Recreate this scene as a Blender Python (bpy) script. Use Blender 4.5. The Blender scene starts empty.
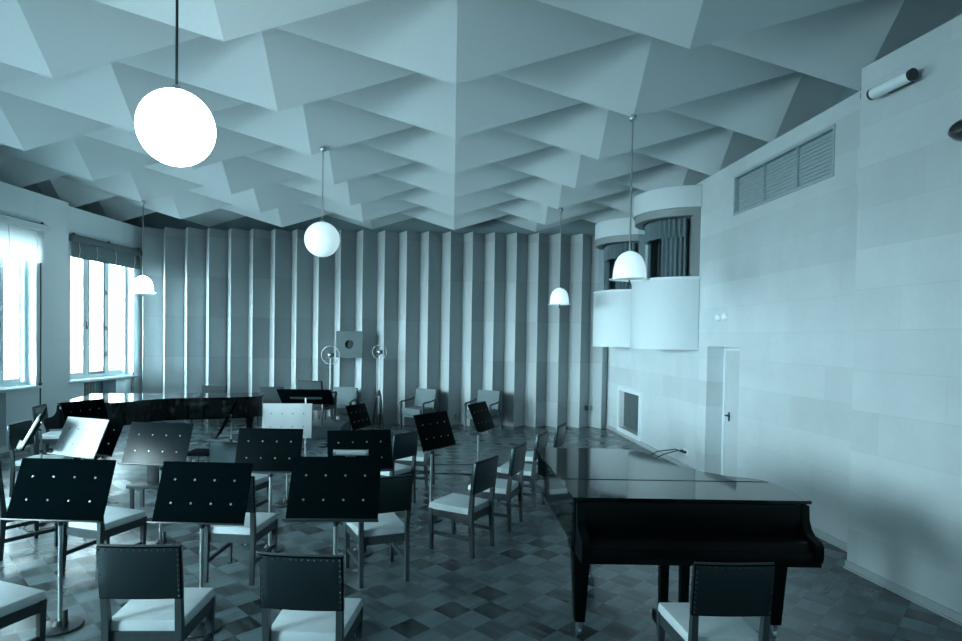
import bpy, bmesh, math, random
from mathutils import Vector, Matrix, Euler
R = math.radians
C = bpy.context.scene.collection
sc = bpy.context.scene
random.seed(7)

# ------------------------------------------------------------------ materials
def tone(v, k=0.0):
    """grey of the toned print: v = value, k = extra depth of the blue-green tone"""
    return (v * (0.84 - 0.66 * k), v * (0.965 - 0.14 * k), v * 1.0, 1)

def mat(name, col, rough=0.6, metal=0.0, spec=0.5, emit=None, estr=0.0, coat=0.0):
    m = bpy.data.materials.new(name); m.use_nodes = True
    b = m.node_tree.nodes['Principled BSDF']
    b.inputs['Base Color'].default_value = col
    b.inputs['Roughness'].default_value = rough
    b.inputs['Metallic'].default_value = metal
    b.inputs['Specular IOR Level'].default_value = spec
    b.inputs['Coat Weight'].default_value = coat
    b.inputs['Coat Roughness'].default_value = 0.05
    if emit:
        b.inputs['Emission Color'].default_value = emit
        b.inputs['Emission Strength'].default_value = estr
    return m

class NT:
    def __init__(s, m):
        s.t = m.node_tree; s.b = s.t.nodes['Principled BSDF']
    def n(s, typ, **kw):
        x = s.t.nodes.new(typ)
        for k, v in kw.items(): setattr(x, k, v)
        return x
    def l(s, a, b): s.t.links.new(a, b)
    def math(s, op, a, b=None, c=None):
        x = s.n('ShaderNodeMath', operation=op)
        for i, v in enumerate((a, b, c)):
            if v is None: continue
            if isinstance(v, (int, float)): x.inputs[i].default_value = v
            else: s.l(v, x.inputs[i])
        return x.outputs[0]
    def coords(s):
        tc = s.n('ShaderNodeTexCoord'); sp = s.n('ShaderNodeSeparateXYZ')
        s.l(tc.outputs['Object'], sp.inputs[0]); return tc.outputs['Object'], sp.outputs
    def noise(s, vec, scale, detail=3, rough=0.6):
        x = s.n('ShaderNodeTexNoise'); x.inputs['Scale'].default_value = scale
        x.inputs['Detail'].default_value = detail; x.inputs['Roughness'].default_value = rough
        s.l(vec, x.inputs['Vector']); return x.outputs['Fac']
    def white(s, a, b, c=0.0):
        cb = s.n('ShaderNodeCombineXYZ')
        for i, v in enumerate((a, b, c)):
            if isinstance(v, (int, float)): cb.inputs[i].default_value = v
            else: s.l(v, cb.inputs[i])
        w = s.n('ShaderNodeTexWhiteNoise', noise_dimensions='3D'); s.l(cb.outputs[0], w.inputs['Vector'])
        return w.outputs['Value']
    def scale_color(s, col, fac):
        x = s.n('ShaderNodeVectorMath', operation='SCALE')
        x.inputs[0].default_value = col[:3]; s.l(fac, x.inputs['Scale']); return x.outputs[0]

def board_wall(name, v, length, height, zoff=0.0, vary=0.16, line=0.80, stain=0.16, vertical_from=None, rowvary=0.0):
    """fibreboard sheets in courses, each sheet a little lighter or darker, thin joints"""
    m = mat(name, tone(v), 0.75, spec=0.25); t = NT(m); vec, o = t.coords()
    zz = t.math('DIVIDE', t.math('ADD', o['Z'], zoff), height)
    row = t.math('FLOOR', zz); fz = t.math('FRACT', zz)
    if vertical_from is None:
        xs = t.math('ADD', t.math('DIVIDE', o['X'], length), t.math('MULTIPLY', row, 0.37))
    else:
        xs = t.math('DIVIDE', t.math('ADD', o['X'], vertical_from), length)
    colm = t.math('FLOOR', xs); fx = t.math('FRACT', xs)
    w = t.white(colm, row)
    val = t.math('ADD', 1.0 - vary / 2, t.math('MULTIPLY', w, vary))
    if rowvary: val = t.math('ADD', val, t.math('MULTIPLY', t.math('SUBTRACT', t.white(row, 4.0, 2.0), .5), rowvary))
    n1 = t.noise(vec, 1.3, 4, .62); n2 = t.noise(vec, 22, 3, .7)
    val = t.math('MULTIPLY', val, t.math('ADD', 1 - stain / 2, t.math('MULTIPLY', n1, stain)))
    val = t.math('MULTIPLY', val, t.math('ADD', .95, t.math('MULTIPLY', n2, .1)))
    lz = t.math('MINIMUM', fz, t.math('SUBTRACT', 1.0, fz)); dz = t.math('LESS_THAN', t.math('MULTIPLY', lz, height), 0.004)
    j = dz
    if vertical_from is None:
        lx = t.math('MINIMUM', fx, t.math('SUBTRACT', 1.0, fx)); dx = t.math('LESS_THAN', t.math('MULTIPLY', lx, length), 0.003)
        j = t.math('MAXIMUM', dz, dx)
    val = t.math('MULTIPLY', val, t.math('SUBTRACT', 1.0, t.math('MULTIPLY', j, 1 - line)))
    t.l(t.scale_color(tone(v), val), t.b.inputs['Base Color'])
    bp = t.n('ShaderNodeBump'); bp.inputs['Strength'].default_value = .12; bp.inputs['Distance'].default_value = .01
    t.l(n2, bp.inputs['Height']); t.l(bp.outputs[0], t.b.inputs['Normal'])
    return m

def mottled(name, col, rough, scale, amt, spec=0.5, bump=0.0, stretch=None, coat=0.0):
    m = mat(name, col, rough, spec=spec, coat=coat); t = NT(m); vec, o = t.coords()
    if stretch:
        mp = t.n('ShaderNodeMapping'); mp.inputs['Scale'].default_value = stretch
        t.l(vec, mp.inputs['Vector']); vec = mp.outputs[0]
    n = t.noise(vec, scale, 4, .65)
    val = t.math('ADD', 1 - amt, t.math('MULTIPLY', n, 2 * amt))
    t.l(t.scale_color(col, val), t.b.inputs['Base Color'])
    if bump:
        bp = t.n('ShaderNodeBump'); bp.inputs['Strength'].default_value = bump; bp.inputs['Distance'].default_value = .004
        t.l(n, bp.inputs['Height']); t.l(bp.outputs[0], t.b.inputs['Normal'])
    return m

def parquet():
    m = mat('parquet', tone(.1), .3, spec=.65); t = NT(m); vec, o = t.coords()
    S = .2044; q = 1 / math.sqrt(2) / S
    u = t.math('ADD', t.math('MULTIPLY', t.math('ADD', o['X'], o['Y']), q), -2.988 / S)
    v = t.math('ADD', t.math('MULTIPLY', t.math('SUBTRACT', o['Y'], o['X']), q), -2.536 / S)
    iu = t.math('FLOOR', u); iv = t.math('FLOOR', v); fu = t.math('FRACT', u); fv = t.math('FRACT', v)
    par = t.math('MODULO', t.math('ABSOLUTE', t.math('ADD', iu, iv)), 2.0)
    mix = t.n('ShaderNodeMix'); mix.data_type = 'FLOAT'
    t.l(par, mix.inputs[0]); t.l(fu, mix.inputs[2]); t.l(fv, mix.inputs[3]); strip = mix.outputs[0]
    si = t.math('FLOOR', t.math('MULTIPLY', strip, 5.0))
    w1 = t.white(iu, iv, 3.0); w2 = t.white(iu, iv, t.math('ADD', si, 11.0))
    base = t.math('ADD', .46, t.math('MULTIPLY', par, .56))
    val = t.math('ADD', base, t.math('ADD', t.math('MULTIPLY', t.math('SUBTRACT', w1, .5), .55), t.math('MULTIPLY', t.math('SUBTRACT', w2, .5), .42)))
    n1 = t.noise(vec, .9, 4, .6); n2 = t.noise(vec, 40, 3, .7)
    val = t.math('MULTIPLY', val, t.math('ADD', .72, t.math('MULTIPLY', n1, .5)))
    val = t.math('MULTIPLY', val, t.math('ADD', .85, t.math('MULTIPLY', n2, .3)))
    eu = t.math('MINIMUM', fu, t.math('SUBTRACT', 1.0, fu)); ev = t.math('MINIMUM', fv, t.math('SUBTRACT', 1.0, fv))
    e = t.math('LESS_THAN', t.math('MINIMUM', eu, ev), .012)
    fs = t.math('FRACT', t.math('MULTIPLY', strip, 5.0)); es = t.math('LESS_THAN', fs, .05)
    val = t.math('MULTIPLY', val, t.math('SUBTRACT', 1.0, t.math('ADD', t.math('MULTIPLY', e, .35), t.math('MULTIPLY', es, .15))))
    t.l(t.scale_color(tone(.135, .36), val), t.b.inputs['Base Color'])
    t.l(t.math('ADD', .22, t.math('MULTIPLY', w1, .14)), t.b.inputs['Roughness'])
    bp = t.n('ShaderNodeBump'); bp.inputs['Strength'].default_value = .03; bp.inputs['Distance'].default_value = .004
    t.l(t.math('ADD', n1, t.math('MULTIPLY', n2, .4)), bp.inputs['Height']); t.l(bp.outputs[0], t.b.inputs['Normal'])
    return m

def glass(name='window_glass', k=.5, k0=.03):
    m = bpy.data.materials.new(name); m.use_nodes = True; t = m.node_tree; t.nodes.clear()
    o = t.nodes.new('ShaderNodeOutputMaterial'); mx = t.nodes.new('ShaderNodeMixShader')
    tr = t.nodes.new('ShaderNodeBsdfTransparent'); gl = t.nodes.new('ShaderNodeBsdfGlossy'); fr = t.nodes.new('ShaderNodeLayerWeight'); pw = t.nodes.new('ShaderNodeMath'); pw.operation = 'POWER'; pw.inputs[1].default_value = 4.0; ml = t.nodes.new('ShaderNodeMath'); ml.operation = 'MULTIPLY_ADD'; ml.inputs[1].default_value = k; ml.inputs[2].default_value = k0
    gl.inputs['Roughness'].default_value = .02; fr.inputs['Blend'].default_value = .5
    tr.inputs['Color'].default_value = (.93, .97, .98, 1)
    t.links.new(fr.outputs['Facing'], pw.inputs[0]); t.links.new(pw.outputs[0], ml.inputs[0]); t.links.new(ml.outputs[0], mx.inputs[0]); t.links.new(tr.outputs[0], mx.inputs[1]); t.links.new(gl.outputs[0], mx.inputs[2])
    t.links.new(mx.outputs[0], o.inputs[0]); return m

def sheer(name, col, tr_amt):
    m = bpy.data.materials.new(name); m.use_nodes = True; t = m.node_tree; t.nodes.clear()
    o = t.nodes.new('ShaderNodeOutputMaterial'); mx = t.nodes.new('ShaderNodeMixShader')
    a = t.nodes.new('ShaderNodeBsdfTranslucent'); b = t.nodes.new('ShaderNodeBsdfDiffuse')
    a.inputs[0].default_value = col; b.inputs[0].default_value = col; mx.inputs[0].default_value = 1 - tr_amt
    t.links.new(a.outputs[0], mx.inputs[1]); t.links.new(b.outputs[0], mx.inputs[2]); t.links.new(mx.outputs[0], o.inputs[0]); return m

M = {}
M['ceiling'] = mottled('ceiling_plaster', tone(.68), .8, 30, .05, spec=.2, bump=.08)
M['left_wall'] = board_wall('left_wall_boards', .80, 1.6, .92, vary=.05, line=.90, stain=.06)
M['right_wall'] = board_wall('right_wall_boards', .58, 1.6, .354, vary=.08, line=.92, stain=.34, rowvary=.14)
M['pleats'] = board_wall('pleated_wall_boards', .37, .4948, .91, zoff=.34, vary=.24, line=.82, stain=.12, vertical_from=7.0)
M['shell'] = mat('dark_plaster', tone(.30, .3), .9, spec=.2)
M['floor'] = parquet()
M['skirting'] = mat('skirting_paint', tone(.42), .5)
M['white_paint'] = mat('white_paint', tone(.72), .5)
M['booth'] = mottled('booth_plaster', tone(.64), .7, 18, .03, spec=.25)
M['frame_grey'] = mat('grey_frame_paint', tone(.26), .5)
M['glass'] = glass(); M['booth_glass'] = glass('booth_glass', .10, .012)
M['pelmet'] = mottled('dark_pelmet_wood', tone(.13, .3), .6, 20, .15)
M['blind'] = sheer('dark_blind_cloth', tone(.22, .2), .12)
M['white_blind'] = sheer('white_blind_cloth', (.82, .84, .84, 1), .6)
M['curtain'] = mottled('dark_curtain_cloth', tone(.10, .2), .9, 14, .2, spec=.1)
M['valance'] = mottled('grey_valance_cloth', tone(.20, .12), .9, 14, .2, spec=.1)
M['lacquer'] = mat('black_lacquer', tone(.003, .8), .06, spec=.35)
M['lacquer_dull'] = mat('black_body_lacquer', tone(.002, .8), .32, spec=.14)
M['brass'] = mat('dull_brass', tone(.75, .1), .3, metal=1)
M['leather'] = mottled('dark_leather', tone(.0045, .95), .6, 14, .8, spec=.015, bump=.25)
M['stud'] = mat('nail_stud', tone(.06, .5), .3, metal=.8)
M['seat'] = mottled('pale_seat_cloth', tone(.56, .05), .85, 12, .16, spec=.2, bump=.15)
M['chair_wood'] = mottled('chair_wood', tone(.046, .4), .4, 9, .3, spec=.3, stretch=(6, 6, .8))
M['desk'] = mottled('black_desk_board', tone(.004, .9), .6, 9, .45, spec=.0)
M['desk_gloss'] = mottled('worn_desk_board', tone(.006, .85), .30, 9, .4, spec=.11)
M['desk_satin'] = mottled('satin_desk_board', tone(.004, .85), .45, 9, .4, spec=.012)
M['desk_glare_grey'] = mottled('grey_glare_desk_board', tone(.36), .3, 9, .12, spec=.5)  # black board; its window reflection is put into the base colour as grey
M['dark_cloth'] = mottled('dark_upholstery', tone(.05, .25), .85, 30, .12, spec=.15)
M['desk_glare_pale'] = mottled('pale_glare_desk_board', tone(.62), .3, 9, .12, spec=.5)  # black board painted pale for the window light it mirrors
M['steel'] = mat('pole_steel', tone(.55), .28, metal=1)
M['bolt'] = mat('bright_bolt', tone(.27), .45, metal=1)
M['bolt_dark'] = mat('dark_bolt', tone(.02, .5), .4)
M['iron'] = mat('dark_iron', tone(.02, .6), .3, spec=.5)
M['upholstery'] = mottled('grey_upholstery', tone(.15, .2), .9, 30, .12, spec=.15, bump=.1)
M['arm_wood'] = mat('dark_arm_wood', tone(.03, .6), .3)
M['opal'] = mat('opal_glass', tone(.85), .25, emit=(.66, .93, 1, 1), estr=.22)  # opal glass with a weak glow of its own
M['opal_off'] = mat('opal_glass_unlit', tone(.85), .25)
M['lit'] = mat('lit_opal_glass', (.9, .97, 1, 1), .3, emit=(.80, .97, 1, 1), estr=10)
M['lit_small'] = mat('lit_bell_glass', (.9, .97, 1, 1), .3, emit=(.80, .97, 1, 1), estr=4)
M['cord'] = mat('dark_cord', tone(.03, .5), .5)
M['vent'] = mottled('vent_wood', tone(.42, .15), .6, 7, .35, stretch=(.6, 3, 6))
M['baffle'] = mottled('speaker_baffle_board', tone(.115, .25), .8, 20, .12, spec=.2)
M['paper'] = mat('paper', tone(.85), .6)
M['door'] = mottled('door_paint', tone(.50), .45, 5, .08)
M['wood_mid'] = mottled('plain_wood', tone(.07, .5), .4, 8, .3)

# ------------------------------------------------------------------ mesh helpers
def box(bm, c, s, rot=None, bevel=0.0, taper=None):
    mtx = Matrix.Translation(c) @ (rot.to_4x4() if rot else Matrix()) @ Matrix.Diagonal((s[0], s[1], s[2], 1))
    r = bmesh.ops.create_cube(bm, size=1, matrix=mtx)
    if bevel:
        vs = r['verts']; es = list({e for v in vs for e in v.link_edges})
        bmesh.ops.bevel(bm, geom=es, offset=bevel, segments=2, affect='EDGES', profile=.6)

def hexa(bm, lo, hi, bevel=0.0):
    """solid between four lower and four upper corners (same order round)"""
    a = [bm.verts.new(p) for p in lo]; b = [bm.verts.new(p) for p in hi]
    n = len(a)
    fs = [bm.faces.new(a[::-1]), bm.faces.new(b)]
    for i in range(n): fs.append(bm.faces.new((a[i], a[(i + 1) % n], b[(i + 1) % n], b[i])))
    if bevel:
        es = list({e for f in fs for e in f.edges})
        bmesh.ops.bevel(bm, geom=es, offset=bevel, segments=2, affect='EDGES', profile=.6)

def prism(bm, poly, z0, z1, bevel=0.0):
    hexa(bm, [(x, y, z0) for x, y in poly], [(x, y, z1) for x, y in poly], bevel)

def rod(bm, p0, p1, r0, r1=None, seg=14, cap=True):
    p0, p1 = Vector(p0), Vector(p1); d = p1 - p0; r1 = r0 if r1 is None else r1
    q = d.to_track_quat('Z', 'Y').to_matrix().to_4x4()
    bmesh.ops.create_cone(bm, cap_ends=cap, segments=seg, radius1=r0, radius2=r1, depth=d.length, matrix=Matrix.Translation((p0 + p1) / 2) @ q)

def bar(bm, p0, p1, w, h, up=(0, 0, 1), bevel=0.0, w1=None, h1=None):
    """rectangular bar from p0 to p1"""
    p0, p1 = Vector(p0), Vector(p1); d = (p1 - p0).normalized(); upv = Vector(up)
    x = d.cross(upv).normalized(); z = x.cross(d).normalized(); w1 = w if w1 is None else w1; h1 = h if h1 is None else h1
    f = lambda p, a, b: [p + x * (sx * a / 2) + z * (sz * b / 2) for sx, sz in ((-1, -1), (1, -1), (1, 1), (-1, 1))]
    hexa(bm, f(p0, w, h), f(p1, w1, h1), bevel)

def tube(bm, pts, r, seg=8):
    pts = [Vector(p) for p in pts]; rings = []
    for i, p in enumerate(pts):
        d = (pts[min(i + 1, len(pts) - 1)] - pts[max(i - 1, 0)]).normalized()
        ref = Vector((0, 0, 1)) if abs(d.z) < .95 else Vector((1, 0, 0))
        a = d.cross(ref).normalized(); b = d.cross(a).normalized()
        rings.append([bm.verts.new(p + a * (r * math.cos(2 * math.pi * k / seg)) + b * (r * math.sin(2 * math.pi * k / seg))) for k in range(seg)])
    for i in range(len(rings) - 1):
        for k in range(seg):
            bm.faces.new((rings[i][k], rings[i][(k + 1) % seg], rings[i + 1][(k + 1) % seg], rings[i + 1][k]))
    bm.faces.new(rings[0][::-1]); bm.faces.new(rings[-1])

def lathe(bm, prof, c=(0, 0, 0), seg=32, mtx=None, close=False):
    rings = []
    for r, z in prof:
        if r < 1e-6: rings.append([bm.verts.new((0, 0, z))])
        else: rings.append([bm.verts.new((r * math.cos(2 * math.pi * k / seg), r * math.sin(2 * math.pi * k / seg), z)) for k in range(seg)])
    pairs = list(zip(rings, rings[1:])) + ([(rings[-1], rings[0])] if close else [])
    for A, B in pairs:
        for k in range(seg):
            k2 = (k + 1) % seg
            q = [A[k % len(A)], A[k2 % len(A)], B[k2 % len(B)], B[k % len(B)]]
            u = []
            for v in q:
                if v not in u: u.append(v)
            if len(u) > 2: bm.faces.new(u)
    m = Matrix.Translation(c) @ (mtx.to_4x4() if mtx else Matrix())
    bmesh.ops.transform(bm, matrix=m, verts=[v for ring in rings for v in ring])

def ball(bm, c, r, seg=24, squash=1.0):
    bmesh.ops.create_uvsphere(bm, u_segments=seg, v_segments=seg // 2 + 2, radius=1, matrix=Matrix.Translation(c) @ Matrix.Diagonal((r, r, r * squash, 1)))

def sheet(bm, pts, z0, z1, thick, wavy=None):
    """hanging cloth along a plan polyline, with thickness"""
    n = len(pts); P = [Vector((p[0], p[1], 0)) for p in pts]; rows = []
    for off in (0, 1):
        for z in (z0, z1):
            row = []
            for i, p in enumerate(P):
                d = P[min(i + 1, n - 1)] - P[max(i - 1, 0)]; nn = Vector((-d.y, d.x, 0)).normalized() * thick * off
                row.append(bm.verts.new((p.x + nn.x, p.y + nn.y, z)))
            rows.append(row)
    a, b, c, d = rows
    for i in range(n - 1):
        bm.faces.new((a[i], a[i + 1], b[i + 1], b[i])); bm.faces.new((c[i + 1], c[i], d[i], d[i + 1]))
        bm.faces.new((b[i], b[i + 1], d[i + 1], d[i])); bm.faces.new((a[i + 1], a[i], c[i], c[i + 1]))
    bm.faces.new((a[0], b[0], d[0], c[0])); bm.faces.new((a[-1], c[-1], d[-1], b[-1]))

def B(): return bmesh.new()

def obj(name, bm, m, parent=None, smooth=30, **props):
    bmesh.ops.recalc_face_normals(bm, faces=bm.faces[:])
    me = bpy.data.meshes.new(name); bm.to_mesh(me); bm.free()
    me.materials.append(M[m] if isinstance(m, str) else m)
    if smooth:
        for p in me.polygons: p.use_smooth = True
        me.set_sharp_from_angle(angle=R(smooth))
    o = bpy.data.objects.new(name, me); C.objects.link(o)
    if parent: o.parent = parent
    for k, v in props.items(): o[k] = v
    return o

def put(o, loc=None, rz=None, mtx=None):
    if mtx is not None: o.matrix_world = mtx
    if loc is not None: o.location = loc
    if rz is not None: o.rotation_euler = (0, 0, rz)
    return o

def thing(name, label, cat, loc=(0, 0, 0), rz=0.0, group=None, mtx=None):
    o = bpy.data.objects.new(name, None); o.empty_display_size = .1; C.objects.link(o)
    if mtx is not None: o.matrix_world = mtx
    else: o.location = loc; o.rotation_euler = (0, 0, rz)
    tag(o, label, cat, group); return o

def tag(o, label, cat, group=None):
    o['label'] = label; o['category'] = cat
    if group: o['group'] = group
    return o

def struct(o): o['kind'] = 'structure'; return o

def dup(root, loc, rz, label=None, group=None):
    r = root.copy(); C.objects.link(r); r.location = loc; r.rotation_euler = (0, 0, rz)
    if label: r['label'] = label
    if group: r['group'] = group
    for ch in root.children:
        c = ch.copy(); C.objects.link(c); c.parent = r
        for g in ch.children:
            d = g.copy(); C.objects.link(d); d.parent = c
    return r

# ------------------------------------------------------------------ camera
HC = 2.0
def camera():
    f, cx, cy, th, r = 595.0, 452.0, 351.3, .0223, .0155
    W, H = 962, 641
    cam = bpy.data.cameras.new('camera'); o = bpy.data.objects.new('camera', cam); C.objects.link(o)
    fwd = Vector((0, math.cos(th), -math.sin(th))); up = Vector((0, math.sin(th), math.cos(th))); rt = Vector((1, 0, 0))
    X = rt * math.cos(r) + up * math.sin(r); Y = up * math.cos(r) - rt * math.sin(r)
    mw = Matrix((X, Y, -fwd)).transposed().to_4x4(); mw.translation = (0, 0, HC); o.matrix_world = mw
    cam.sensor_width = 36; cam.sensor_fit = 'HORIZONTAL'; cam.lens = 36 * f / W
    cam.shift_x = (W / 2 - cx) / W; cam.shift_y = (cy - H / 2) / W
    cam.clip_start = .05; cam.clip_end = 200; sc.camera = o
camera()

# ------------------------------------------------------------------ the room shell
ZT = 4.42                                                             # wall top
def wall_frame(A, Bp):
    A, Bp = Vector((*A, 0)), Vector((*Bp, 0)); x = (Bp - A).normalized(); z = Vector((0, 0, 1)); y = z.cross(x)
    m = Matrix((x, y, z)).transposed().to_4x4(); m.translation = A; return m, (Bp - A).length

def wall_panel(name, A, Bp, m, holes=(), z0=0, z1=ZT, t=.30):
    mtx, L = wall_frame(A, Bp); bm = B()
    ss = sorted({0, L, *[h[0] for h in holes], *[h[1] for h in holes]}); zs = sorted({z0, z1, *[h[2] for h in holes], *[h[3] for h in holes]})
    for s0, s1 in zip(ss, ss[1:]):
        run = None
        cells = []
        for za, zb in zip(zs, zs[1:]):
            hole = any(h[0] <= (s0 + s1) / 2 <= h[1] and h[2] <= (za + zb) / 2 <= h[3] for h in holes)
            if hole: run = None
            elif run: run[1] = zb
            else: run = [za, zb]; cells.append(run)
        for za, zb in cells: box(bm, ((s0 + s1) / 2, -t / 2, (za + zb) / 2), (s1 - s0, t, zb - za))
    o = struct(obj(name, bm, m, smooth=0)); o.matrix_world = mtx; return o, mtx, L

# floor
bm = B(); box(bm, (-1.6, 5.5, -.05), (13.6, 18.4, .1)); struct(obj('floor', bm, 'floor', smooth=0))

# left wall: splayed bays, each with a window
LEFT = [((-7.146, 13.899), (-7.433, 11.19)), ((-7.222, 11.20), (-7.45, 8.38)), ((-7.24, 8.40), (-7.45, 5.58)), ((-7.24, 5.60), (-7.45, 2.78)), ((-7.24, 2.80), (-7.45, -3.4))]
d0 = .23                                                              # bay one starts that much behind the measured corner
WIN = {0: [(.26 + d0, 2.17 + d0)], 1: [(.59 + .22, 2.45)], 2: [(.6, 2.4)], 3: [(.6, 2.4)], 4: [(.5, 2.4), (3.2, 5.2)]}
FWIN = []
USE = (0, 1, 2, 3, 4)
RAD = [(1.055, 2.015, .10, .99), (1.42, 2.30, .10, .99)]
wl = []
for i, (A, Bp) in enumerate(LEFT):
    holes = []
    if i in USE: holes += [(a, b, 1.06, 3.62) for a, b in WIN[i]]
    if i < 2: holes.append(RAD[i])
    wl.append(wall_panel('wall_left', A, Bp, 'left_wall', holes, t=.34))
# right wall
DOOR = (2.515, 3.416, 0, 1.935)
VENT = (.79, 2.77, 3.70, 4.23)
NICHE = (2.53, 3.77, .16, .94)
RN, RM, RF = ((4.0, 2.0), (3.56, 5.28)), ((3.88, 5.28), (3.72, 8.95)), ((3.72, 8.95), (3.58, 13.9))
wall_panel('wall_right', (4.0, -3.4), (4.0, 2.0), 'right_wall')
_, mRN, LN = wall_panel('wall_right', *RN, 'right_wall', t=.5)
_, mRM, LM = wall_panel('wall_right', *RM, 'right_wall', [DOOR, VENT], t=.32)
_, mRF, LF = wall_panel('wall_right', *RF, 'right_wall', [NICHE], t=.32)
# front wall behind the camera
_, mFW, LFW = wall_panel('wall_front', (-7.7, -3.4), (4.3, -3.4), 'left_wall', [(a, b, 1.06, 3.62) for a, b in FWIN])
# pleated back wall
bm = B(); pts = []
YF, PW, PD, PA = 13.45, .4948, .35, .212
x = -6.99 - PW
poly = [(x - .3, YF + PD)]
k = 0
while x < 3.70:
    poly += [(x + PW - PA, YF + PD), (x + PW, YF)]; x += PW
poly.append((x + .3, YF + PD))
lo = [bm.verts.new((a, b, 0)) for a, b in poly]; hi = [bm.verts.new((a, b, 4.40)) for a, b in poly]
for i in range(len(poly) - 1): bm.faces.new((lo[i], lo[i + 1], hi[i + 1], hi[i]))
b0 = [bm.verts.new((a, YF + .6, z)) for a in (poly[0][0], poly[-1][0]) for z in (0, 4.40)]
bm.faces.new((b0[0], b0[1], b0[3], b0[2])); bm.faces.new([b0[0], b0[2]] + lo[::-1]); bm.faces.new([b0[1]] + hi + [b0[3]])
bm.faces.new((b0[0], lo[0], hi[0], b0[1])); bm.faces.new((b0[2], b0[3], hi[-1], lo[-1]))
struct(obj('wall_back', bm, 'pleats', smooth=0))
# upper walls set back behind the wall tops, closing the room up to the ceiling
for nm, c, s in (('wall_left', (-8.15, 5.3, 5.35), (.2, 18.2, 2.3)), ('wall_right', (4.55, 5.3, 5.35), (.2, 18.2, 2.3)), ('wall_back', (-1.8, 14.15, 5.35), (12.9, .2, 2.3)), ('wall_front', (-1.8, -3.5, 5.45), (12.9, .2, 2.05))):
    bm = B(); box(bm, c, s); struct(obj(nm, bm, 'shell', smooth=0))
for nm, c, s in (('trim_1', (-7.76, 5.3, ZT - .05), (.64, 18.2, .06)), ('trim_2', (4.16, 5.3, ZT - .05), (.60, 18.2, .06))):
    bm = B(); box(bm, c, s); struct(obj(nm, bm, 'shell', smooth=0))

# ceiling: rows of down-pointing wedges, staggered by half a bay
CX0, CW, CP, CY0 = .0, 1.925, .765, 5.74
RISE, SL = .295 * CW, 1.0 * CP
bm = B(); cols = list(range(-5, 4))
def zig(i, k): return 0.0 if (i - k) % 2 == 0 else RISE
for k in range(-12, 12):
    y1 = CY0 + CP * k; y0 = y1 - CP
    far = [bm.verts.new((CX0 + CW * i, y1, ZT + zig(i, k))) for i in cols]
    near = [bm.verts.new((CX0 + CW * i, y0, ZT + SL + zig(i, k))) for i in cols]
    for j in range(len(cols) - 1): bm.faces.new((far[j], far[j + 1], near[j + 1], near[j]))
    nxt = [bm.verts.new((CX0 + CW * i, y1, ZT + SL + zig(i, k + 1))) for i in cols]
    far2 = [bm.verts.new(v.co) for v in far]
    for j in range(len(cols) - 1): bm.faces.new((far2[j], far2[j + 1], nxt[j + 1], nxt[j]))
me = bpy.data.meshes.new('ceiling'); bmesh.ops.remove_doubles(bm, verts=bm.verts[:], dist=1e-4); bm.to_mesh(me); bm.free()
me.materials.append(M['ceiling']); o = bpy.data.objects.new('ceiling', me); C.objects.link(o); struct(o)

# skirting along the right wall
for mtx, L, cuts in ((mRN, LN, None), (mRM, LM, DOOR), (mRF, LF, None)):
    bm = B()
    for s0, s1 in ([(0, cuts[0]), (cuts[1], L)] if cuts else [(0, L)]):
        box(bm, ((s0 + s1) / 2, .010, .035), (s1 - s0, .02, .07), bevel=.004)
        box(bm, ((s0 + s1) / 2, .018, .008), (s1 - s0, .036, .016), bevel=.004)
    o = struct(obj('baseboard_right', bm, 'skirting')); o.matrix_world = mtx

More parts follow.
